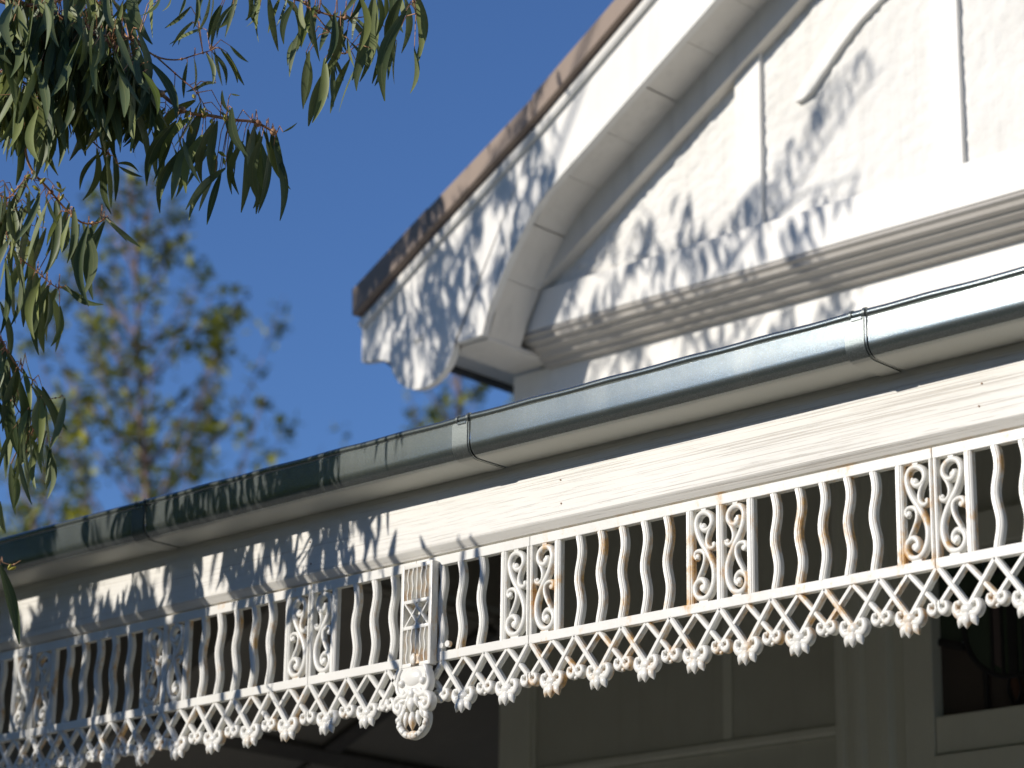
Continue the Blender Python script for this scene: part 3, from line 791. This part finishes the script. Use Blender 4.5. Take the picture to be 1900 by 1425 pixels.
# visible boughs, given by where they hang
BR = [
 ([(-90, -45, 5.75), (0, 0, 5.72), (40, 8, 5.7), (75, 15, 5.7), (140, 45, 5.68), (180, 65, 5.66), (215, 90, 5.65), (245, 120, 5.64), (290, 165, 5.62), (325, 195, 5.6), (352, 210, 5.6), (388, 214, 5.6), (430, 222, 5.6), (470, 226, 5.62), (500, 240, 5.62), (512, 250, 5.62)], .0058),
 ([(75, 15, 5.7), (88, 55, 5.68), (90, 95, 5.66), (80, 145, 5.66), (56, 190, 5.68), (48, 235, 5.7), (48, 285, 5.7), (62, 320, 5.7), (88, 348, 5.68), (118, 384, 5.68), (150, 412, 5.68), (178, 414, 5.68), (192, 408, 5.68)], .0038),
 ([(180, 65, 5.66), (240, 72, 5.68), (288, 104, 5.7), (328, 111, 5.7), (362, 102, 5.7), (390, 94, 5.7)], .0024),
 ([(290, 105, 5.7), (335, 145, 5.66), (365, 172, 5.64), (388, 214, 5.6)], .0018),
 ([(380, -90, 5.5), (440, -30, 5.55), (500, -12, 5.55), (560, 2, 5.55), (575, 15, 5.55), (612, 28, 5.55), (650, 35, 5.55)], .0036),
 ([(575, 15, 5.55), (600, 45, 5.55), (622, 72, 5.55), (640, 100, 5.55)], .0016),
 ([(600, -70, 5.5), (680, -45, 5.5), (740, -30, 5.5), (765, -5, 5.5), (772, 25, 5.5)], .003),
 ([(-70, 330, 5.85), (-20, 350, 5.82), (12, 368, 5.8), (30, 352, 5.8), (48, 330, 5.8)], .0026),
 ([(12, 368, 5.8), (10, 420, 5.8), (30, 470, 5.8), (70, 505, 5.8), (103, 532, 5.8), (122, 531, 5.8)], .002),
 ([(-60, 560, 5.9), (-10, 610, 5.88), (15, 655, 5.85), (40, 690, 5.85), (62, 705, 5.85)], .0024),
 ([(15, 655, 5.85), (25, 740, 5.85), (45, 770, 5.85), (70, 752, 5.85), (95, 740, 5.85), (110, 738, 5.85)], .0016),
 ([(45, 770, 5.85), (60, 795, 5.85), (82, 808, 5.85), (115, 812, 5.85)], .0012),
 ([(-60, 980, 5.95), (-10, 1020, 5.9), (0, 1040, 5.9), (22, 1048, 5.9), (38, 1040, 5.9)], .0018),
 ([(75, 15, 5.7), (110, 0, 5.74), (150, -30, 5.78), (210, -70, 5.8)], .004),
 ([(-40, 120, 5.85), (20, 140, 5.82), (80, 175, 5.8), (120, 200, 5.78), (150, 240, 5.75), (180, 270, 5.72), (205, 288, 5.7)], .0028),
 ([(140, 45, 5.68), (150, 95, 5.72), (180, 130, 5.74), (230, 165, 5.74), (270, 190, 5.72)], .0022),
]
branches = []; nodes = []
for pts, r in BR:
    W3 = cr([at(*p) for p in pts], 4); n = len(W3)
    bm = bmesh.new(); tube(bm, [p-W3[0] for p in W3], [r*lerp(1.1, .42, i/(n-1)) for i in range(n)], 7)
    for i in range(3, n-1, 5):
        ball(bm, W3[i]-W3[0], r*1.35, (1, 1, 1), 8, 5)
    o = obj('branch', bm, TWIG, euc, loc=W3[0], smooth=60); branches.append(o)
    nodes += [(p, len(branches)-1, r*lerp(1.1, .42, i/(n-1))) for i, p in enumerate(W3)]
HERO = """354,218,298,304 362,186,297,265 306,209,253,286 327,224,276,342 380,200,357,298 398,224,377,336 407,206,439,265 430,200,464,289
386,271,324,366 418,312,357,411 410,321,385,418 360,248,323,374 330,283,302,395 460,240,452,395 472,240,483,398 486,253,489,377 504,246,545,348
507,239,525,295 486,236,501,280 508,270,513,410 451,262,436,360 433,250,451,360 375,250,350,360 283,245,283,345 300,232,280,300 339,256,371,342
466,221,472,242 386,153,342,170 312,168,259,200 277,153,217,177 209,100,150,133 292,197,203,230 245,71,279,124 383,100,392,159 395,97,416,159
410,91,439,153 348,115,345,183 427,85,460,115 412,168,428,209 428,174,445,177 525,245,551,227 205,288,212,396 197,290,197,385 180,275,149,368
221,309,265,326 206,0,139,68 227,5,203,53 242,-5,224,65 267,-8,233,38 298,-5,256,32 354,12,304,55 357,40,318,87 366,-10,358,53
390,-10,362,60 413,10,392,88 433,8,405,72 460,-10,454,38 483,10,457,50 498,-8,516,94 530,-5,560,30 545,5,530,83 560,50,540,144 436,-10,415,68
576,20,590,115 596,5,621,50 632,50,592,134 667,-10,662,95 696,-5,667,149 603,108,578,229 649,110,614,211 617,102,637,154 619,120,619,199
574,95,564,202 715,-10,703,45 726,0,725,64 746,-8,737,116 753,20,716,190 734,70,721,148 764,-8,773,115 769,90,759,172 644,70,660,125 690,90,665,170
74,363,28,450 104,372,88,500 137,385,124,488 87,378,57,488 154,415,146,554 163,420,172,570 193,412,175,558 205,413,261,458 122,530,196,563
90,530,76,657 104,535,87,655 75,515,68,632 39,490,17,606 20,440,-10,520 10,480,0,620 17,655,9,750 43,685,56,763 65,715,100,806 43,770,15,890
50,775,26,870 83,812,72,906 35,850,57,937 20,860,30,955 0,930,13,989 0,1048,28,1195 28,690,5,800 5,640,22,740 -5,740,12,860 0,560,8,680
30,360,4,440 55,325,20,400 18,368,40,460 48,335,70,370 20,380,12,470 60,400,45,520 5,380,-8,470 85,365,110,420 100,350,118,345 98,420,75,510
130,400,118,470 50,440,30,560 68,505,50,600 0,690,20,780 20,745,40,850 640,20,648,100 655,30,690,90 585,10,560,90 620,25,600,120 700,-15,690,70
520,-5,500,60 470,-5,480,50 345,-8,330,30 318,-6,300,20 560,-5,575,60 680,-40,640,40 735,-30,752,60""".split()
def nearest(p, mx=9):
    b = min(nodes, key=lambda q: (q[0]-p).length_squared); return b
leaves = 0; pet = {i: bmesh.new() for i in range(len(branches))}; rest = []
def place_leaf(B, T, spread=75, mi=None):
    global leaves
    q, bi, rr = nearest(B)
    if (q-B).length > .16:
        B2 = B.lerp(q, .5); T = T+(B2-B); B = B2; q, bi, rr = nearest(B)
    M, L = leafmat(B, T, spread=spread)
    if (q-B).length > .004:
        mid = (q+B)/2+Vector((0, 0, .25*(q-B).length))
        o0 = wl(branches[bi]); tube(pet[bi], [q-o0, mid-o0, B-o0], [.0013, .0010, .0008], 5)
    if leaves < 292:
        o = bpy.data.objects.new('leaf', LM[mi if mi is not None else random.randrange(14)]); col.objects.link(o)
        o.parent = branches[bi]; M.translation -= wl(branches[bi]); o.matrix_local = M; leaves += 1
    else: rest.append((M, random.randrange(14)))
for h in HERO:
    a, b_, c, d_ = map(float, h.split(','))
    q = min(nodes, key=lambda n_: (Vector(proj(n_[0]))-Vector((a, b_))).length)
    dd = (q[0]-CAM).length+R_(-.07, .07)
    B = at(a, b_, dd); T = at(c, d_, dd+R_(-.04, .06))
    if (T-B).length < .02: continue
    place_leaf(B, T, 40)
for h in HERO:                                        # a second, looser layer just behind the first
    a, b_, c, d_ = map(float, h.split(','))
    if math.hypot(c-a, d_-b_) < 45 or b_ > 950: continue
    for rep in range(1):
        q = min(nodes, key=lambda n_: (Vector(proj(n_[0]))-Vector((a, b_))).length)
        dd = (q[0]-CAM).length+R_(.02, .16); ja, jb = R_(-15, 15), R_(-12, 10)
        k_ = R_(.75, 1.05); an = R_(-.22, .22); dx, dy = (c-a)*k_, (d_-b_)*k_
        dx, dy = dx*math.cos(an)-dy*math.sin(an), dx*math.sin(an)+dy*math.cos(an)
        place_leaf(at(a+ja, b_+jb, dd), at(a+ja+dx, b_+jb+dy, dd+R_(-.05, .05)), 60)
# fill of the dense bough: clusters hanging from the branch nodes
dense = [n_ for n_ in nodes if (lambda p: -60 < p[0] < 250 and -60 < p[1] < 215)(proj(n_[0]))]
for k in range(560):
    q = random.choice(dense)[0]
    B = q+Vector((R_(-.07, .07), R_(-.08, .12), R_(-.07, .02)))
    px, py = proj(B)
    if px > 285 or py > 215: continue
    if px > 110 and py > 175: continue
    L = R_(.11, .17); a = R_(-.6, .6); bb = R_(-.4, .4)
    T = B+Vector((math.sin(a)*.8, math.sin(bb), -1)).normalized()*L
    place_leaf(B, T, 75)
for k in range(80):                                   # a few more on the thin boughs
    q = random.choice([n_ for n_ in nodes if (lambda p: -20 < p[0] < 110 and 330 < p[1] < 850)(proj(n_[0]))])[0]
    B = q+Vector((R_(-.03, .03), R_(-.05, .05), R_(-.03, .0)))
    T = B+Vector((R_(-.3, .3), R_(-.3, .3), -1)).normalized()*R_(.08, .13)
    if proj(T)[0] < 90: place_leaf(B, T, 70)
for i, b_ in pet.items():
    if len(b_.verts): obj('leaf_stalks', b_, TWIG, branches[i], loc=wl(branches[i]), smooth=60)['kind'] = 'stuff'
    else: b_.free()
# buds
bm = bmesh.new(); tube(bm, [(0, 0, 0), (.001, 0, -.004), (0, 0, -.009), (0, 0, -.013), (0, 0, -.0165)], [.0012, .0030, .0036, .0022, .0004], 8)
nutm = bpy.data.meshes.new('bud'); bm.to_mesh(nutm); bm.free(); nutm.materials.append(NUT)
nutm.polygons.foreach_set('use_smooth', [True]*len(nutm.polygons))
for px, py in [(364, 200), (345, 215), (336, 218), (392, 222), (417, 212), (352, 232), (358, 176), (84, 330), (105, 337), (20, 350), (48, 357), (56, 325), (118, 360), (10, 390), (398, 288), (414, 292), (405, 282), (20, 1046), (30, 1052), (372, 203), (385, 208), (352, 205), (60, 345)]:
    q = min(nodes, key=lambda n_: (Vector(proj(n_[0]))-Vector((px, py))).length)
    B = at(px, py, (q[0]-CAM).length-.02)
    o = bpy.data.objects.new('bud', nutm); col.objects.link(o); o.parent = branches[q[1]]
    o.location = B-wl(branches[q[1]]); o.rotation_euler = (R_(-.9, .9), R_(-.9, .9), 0); o.scale = (R_(.9, 1.2),)*3
# trunk and limbs (left of the picture), the unseen crown that shades the house
def limb(pts, r0, r1, name='limb'):
    P = cr([Vector(p) for p in pts], 5); n = len(P)
    bm = bmesh.new(); tube(bm, [p-TB for p in P], [lerp(r0, r1, i/(n-1)) for i in range(n)], 9)
    return obj(name, bm, BARK, euc, loc=TB, smooth=60)
limb([(-7.4, -2.7, 0), (-7.35, -2.75, 1.2), (-7.5, -2.65, 2.6), (-7.45, -2.6, 4.2), (-7.3, -2.5, 5.8)], .17, .07, 'trunk')
a0 = at(-90, -45, 5.75)
limb([(-7.46, -2.6, 4.0), (-6.6, -2.1, 4.7), (-5.5, -1.5, 4.7), tuple(a0+Vector((-.2, -.03, .12))), tuple(a0)], .05, .007)
crown = []
def shade(n, rx, rz, ysurf, yr, L=(.09, .15), hang=.35, prob=None):
    """leaf sprays of the crown part between the sun and that stretch of the house; never inside the picture"""
    c = 0; tries = 0
    while c < n and tries < n*30:
        tries += 1
        x, z = R_(*rx), R_(*rz)
        if prob and not prob(x, z): continue
        yy = R_(*yr); P0 = Vector((x, ysurf, z))+S*((yy-ysurf)/S.y)
        B = P0+Vector((0, 0, .06)); T = B+Vector((R_(-hang, hang), R_(-hang, hang), -1)).normalized()*R_(*L)
        px, py = proj(B); qx, qy = proj(T)
        if max(px, qx) > -25 and max(py, qy) > -25 and px > -900: continue
        M, _ = leafmat(B, T, facing=-S, spread=70); crown.append((M, random.randrange(14))); c += 1
# (x, z) ranges are stretches of gutter, beam, frieze, barge and gable
nz3 = lambda x, z, f, g, c: mn.noise(Vector((x*f, z*g, c)))
shade(560, (-5.9, -4.62), (3.05, 3.29), -.1, (-2.0, -.6), prob=lambda x, z: nz3(x, z, 8, 2, 5) > (-.1 if z > 3.18 else .04))
shade(130, (-4.7, -4.25), (3.06, 3.29), -.1, (-1.6, -.6), prob=lambda x, z: nz3(x, z, 9, 2, 3) > -.05)
shade(42, (-4.3, -3.95), (3.17, 3.29), -.13, (-1.3, -.6), prob=lambda x, z: nz3(x, z, 10, 2, 9) > -.1)
shade(30, (-4.5, -3.95), (2.98, 3.15), -.014, (-1.3, -.6))
shade(520, (-6.0, -4.70), (2.90, 3.06), 0, (-2.0, -.6), prob=lambda x, z: nz3(x, z, 9, 3, 2) > -.15)
shade(620, (-6.0, -4.78), (2.60, 2.98), 0, (-2.2, -.7), prob=lambda x, z: nz3(x, z, 9, 3, 2) > -.38)
shade(20, (-4.72, -3.8), (2.65, 3.05), 0, (-1.5, -.6))
shade(210, (-5.78, -5.25), (4.08, 4.42), 1.48, (-1.0, .2), L=(.08, .14))
shade(60, (-5.5, -5.1), (4.35, 4.6), 1.48, (-1.0, .2), L=(.08, .12), prob=lambda x, z: abs(x+5.27) > .1 or z < 4.38)
shade(60, (-5.16, -4.95), (4.60, 4.83), 1.48, (-1.2, -.1), L=(.07, .12), prob=lambda x, z: nz3(x, z, 14, 7, 2) > 0)
shade(110, (-5.80, -5.40), (4.36, 4.72), 1.45, (-1.0, .2), prob=lambda x, z: abs(z-4.42-(x+5.75)*.64) < .06)
shade(14, (-5.4, -4.9), (4.6, 5.0), 1.45, (-1.0, .2), L=(.06, .1), prob=lambda x, z: abs(z-4.42-(x+5.75)*.64) < .07)
shade(110, (-5.25, -4.6), (4.27, 4.55), 1.68, (-1.5, -.4), L=(.08, .13), prob=lambda x, z: nz3(x, z, 9, 6, 4) > -.05)
shade(95, (-4.7, -4.0), (4.27, 4.42), 1.68, (-1.5, -.4), L=(.08, .13), prob=lambda x, z: nz3(x, z, 9, 6, 8) > -.02)
shade(64, (-4.45, -3.95), (4.38, 4.80), 1.68, (-1.9, -.8), L=(.06, .11), prob=lambda x, z: abs((x+4.40)-(z-4.38)*.95) < .055)
shade(150, (-5.35, -4.1), (3.98, 4.2), 1.8, (-1.5, -.4), L=(.08, .13), prob=lambda x, z: nz3(x, z, 8, 6, 1) > -.1)
cc = 0
while cc < 4200:                                  # unseen low crown, added to block sky light and shade the verandah end
    p = Vector((R_(-10.5, -5.0), R_(-4.6, -.5), R_(1.9, 5.6)))
    q = Vector(((p.x+8)/3.2, (p.y+2.5)/2.3, (p.z-3.8)/2.1))
    if q.length > 1 or mn.noise(p*1.3) < -.2: continue
    t = -p.y; sx, sz = p.x+.35*t, p.z-.40*t        # where its shadow meets the frieze plane
    if sx > -5.2 and -.40*1.5+sz < 6.2: continue
    if sx > -6.3 and sz > 3.3: continue
    if proj(p)[0] > -150: continue
    T = p+Vector((R_(-.5, .5), R_(-.5, .5), -1)).normalized()*R_(.14, .22)
    M, _ = leafmat(p, T, facing=-S, spread=80); M = M @ Matrix.Diagonal((1.5, 1.5, 1, 1)); crown.append((M, random.randrange(14))); cc += 1
# unseen high crown, added to block sky light, kept above the house-front sunlight
cc = 0
while cc < 9000:
    p = Vector((R_(-12, -1.0), R_(-9, -.6), R_(3.0, 10)))
    q = Vector(((p.x+6.6)/5.4, (p.y+4.6)/4.2, (p.z-6.6)/3.4))
    if q.length > 1 or mn.noise(p*.9) < -.12: continue
    zs = p.z+S.z/S.y*(1.5-p.y)                     # height at which its shadow meets the gable plane
    if zs < 6.5 and p.x+.35*(1.5-p.y) > -6.1: continue
    if max(proj(p)) > -60 and min(proj(p)) > -9000: 
        if proj(p)[0] > -60 and proj(p)[1] > -120: continue
    T = p+Vector((R_(-.5, .5), R_(-.5, .5), -1)).normalized()*R_(.18, .30)
    M, _ = leafmat(p, T, facing=-S, spread=80); M = M @ Matrix.Diagonal((1.6, 1.6, 1, 1)); crown.append((M, random.randrange(14))); cc += 1
vs, fs, uv, tone = [], [], [], []
def addleaf(M, k, o0, t):
    b0 = len(vs); v, f, u = LV[k]
    for p in v: vs.append(M @ p-o0); tone.append(t)
    uv.extend(u)
    for q in f: fs.append(tuple(i+b0 for i in q))
for M, k in rest: addleaf(M, k, TB, random.random())
o = obj('dense_leaves', tomesh('dense_leaves', vs, fs, uv, tone), None, euc, loc=TB); o['kind'] = 'stuff'
vs, fs, uv, tone = [], [], [], []
for M, k in crown: addleaf(M, k, TB, random.random())
o = obj('crown', tomesh('crown', vs, fs, uv, tone), None, euc, loc=TB); o['kind'] = 'stuff'
# twigs through the unseen crown
for k in range(14):
    M, _ = random.choice(crown[-6000:]); p = M.translation
    if p.z < 7: continue
    base = Vector((-7.4, -2.6, 4.3+R_(0, 1.4)))
    q = base.lerp(p, .55)+Vector((0, 0, R_(.1, .5)))
    if max(proj(q)[0], proj(p)[0]) > -30 and min(proj(q)[1], proj(p)[1]) > -60: continue
    if any((lambda c: c[0] > -20 and c[1] > -20)(proj(base.lerp(q, t))) or (lambda c: c[0] > -20 and c[1] > -20)(proj(q.lerp(p, t))) for t in (.2, .4, .6, .8, 1)): continue
    limb([tuple(base), tuple(q), tuple(p)], .012, .003)

for pts in ([(-5.3, 4.2), (-5.05, 4.42), (-4.9, 4.38)], [(-4.95, 4.24), (-4.78, 4.5), (-4.84, 4.62)], [(-4.62, 4.2), (-4.35, 4.42), (-4.12, 4.66), (-3.95, 4.80)], [(-4.36, 4.42), (-4.05, 4.5)], [(-5.2, 4.55), (-5.02, 4.72), (-4.98, 4.9)]):
    q = [Vector((x, 1.6, z))+S*((-1.3-1.6)/S.y) for x, z in pts]
    if max(proj(v)[0] for v in q) < -40: limb([tuple(q[0]+Vector((-.6, -.3, -.5)))]+[tuple(v) for v in q], .008, .0025)
# unseen broad tree added to the right of the viewer to cut sky light
gt = empty('sky_blocking_tree', (8, -9, 0), 'unseen broad dense tree added right of the viewer to block sky light', 'tree')
bm = bmesh.new(); tube(bm, [(0, 0, 0), (.1, 0, 2), (-.1, .1, 4.5)], [.35, .26, .16], 9); obj('trunk', bm, BARK, gt, loc=(8, -9, 0), smooth=60)
vs, fs, uv, tone = [], [], [], []
for k in range(9000):
    d = Vector((random.gauss(0, 1), random.gauss(0, 1), random.gauss(0, 1))).normalized()*R_(.6, 1)**.5
    p = Vector((d.x*6.2, d.y*5.5, 6.2+d.z*5.6))
    if p.x < -6.2+abs(p.y)*.25: continue
    addleaf(Matrix.Translation(p) @ Matrix.Rotation(R_(0, 6), 4, 'Z') @ Matrix.Rotation(R_(-1, 1), 4, 'X') @ Matrix.Diagonal((1.4, 1.4, .6, 1)), random.randrange(14), Vector((0, 0, 0)), random.random())
o = obj('crown', tomesh('crown', vs, fs, uv, tone), None, gt, loc=(8, -9, 0)); o['kind'] = 'stuff'
# ------------------------------------------------------------------ trees behind
def far_tree(base_px, d, top_px, nbr, nleaf, label, seed, spread, lean=0, zlow=3.0):
    rnd = random.Random(seed)
    top = at(top_px[0], top_px[1], d); b0 = at(base_px[0], base_px[1], d)
    dirv = (top-b0); g = b0-dirv*(b0.z/dirv.z) if False else Vector((b0.x, b0.y, 0))
    t = empty('slender_tree', tuple(g), label, 'tree', 'slender young trees behind the house')
    P = [g, g.lerp(b0, .6)+Vector((.05, 0, 0)), b0]+[b0.lerp(top, k/5)+Vector((rnd.uniform(-.03, .03), 0, 0)) for k in range(1, 6)]
    P = cr(P, 4); n = len(P)
    bm = bmesh.new(); tube(bm, [p-g for p in P], [lerp(.042, .006, (i/(n-1))**1.1) for i in range(n)], 9)
    obj('trunk', bm, PINKB, t, loc=g, smooth=60)
    bm = bmesh.new(); V_, F_, U_, T_ = [], [], [], []
    H = top.z
    tips = []
    for k in range(nbr):
        z = lerp(zlow, H-.1, (k+.5)/nbr)+rnd.uniform(-.1, .1); i = min(range(n), key=lambda j: abs(P[j].z-z)); p = P[i]
        fr = (z-zlow)/(H-zlow); R0 = spread*(1-fr)**.75+.12; a = k*2.4+rnd.uniform(-.5, .5); L = R0*rnd.uniform(.7, 1.15)
        q = p+Vector((math.cos(a)*L, math.sin(a)*L, L*rnd.uniform(1.2, 2.0))); m_ = p.lerp(q, .5)+Vector((math.cos(a), math.sin(a), -.3))*L*.16
        pts = cr([p, m_, q], 4); tube(bm, [v-g for v in pts], [lerp(.014, .003, j/(len(pts)-1)) for j in range(len(pts))], 5)
        tips.append((pts, L))
    obj('boughs', bm, PINKB, t, loc=g, smooth=60)
    tot = sum(l for _, l in tips)
    for pts, L in tips:
        for c in range(max(3, int(nleaf*L/tot/7))):
            s = rnd.uniform(.2, 1.05)*(len(pts)-1); i = min(int(s), len(pts)-2); cpt = pts[i].lerp(pts[i+1], s-i)
            cpt = cpt+Vector((rnd.gauss(0, .06), rnd.gauss(0, .06), rnd.gauss(0, .05)))
            for e in range(rnd.randint(5, 10)):
                p = cpt+Vector((rnd.gauss(0, .045), rnd.gauss(0, .045), rnd.gauss(0, .055)))-g
                r = rnd.uniform(.038, .066); ax = Vector((rnd.gauss(0, 1), rnd.gauss(0, 1), rnd.gauss(0, .7))).normalized(); bx_ = ax.cross(Vector((.3, .2, 1))).normalized(); cc = ax.cross(bx_)*.15
                i0 = len(V_); V_ += [p-ax*r, p+bx_*r*.62+cc*r, p+ax*r*1.1, p-bx_*r*.62+cc*r]; F_.append((i0, i0+1, i0+2, i0+3)); U_ += [(0, 0), (.2, .3), (0, 1), (.2, .3)]; T_ += [rnd.random()]*4
    o = obj('crown', tomesh('crown', V_, F_, U_, T_, BLEAF), None, t, loc=g); o['kind'] = 'stuff'
far_tree((272, 960), 22, (245, 345), 80, 7200, 'slender leafy tree with pinkish trunk, blurred behind the left gutter', 3, 1.75, zlow=3.2)
far_tree((850, 800), 27, (848, 600), 48, 6000, 'thin blurred tree rising behind the round end of the barge board', 5, 1.5, zlow=3.4)
far_tree((60, 1000), 26, (120, 760), 44, 4000, 'low blurred tree showing above the far left end of the gutter', 9, 1.15, zlow=3.0)
for o in bpy.data.objects:
    if o.type == 'MESH' and o.data.materials and o.data.materials[0] == IRON and 'rust' not in o: o['rust'] = .2
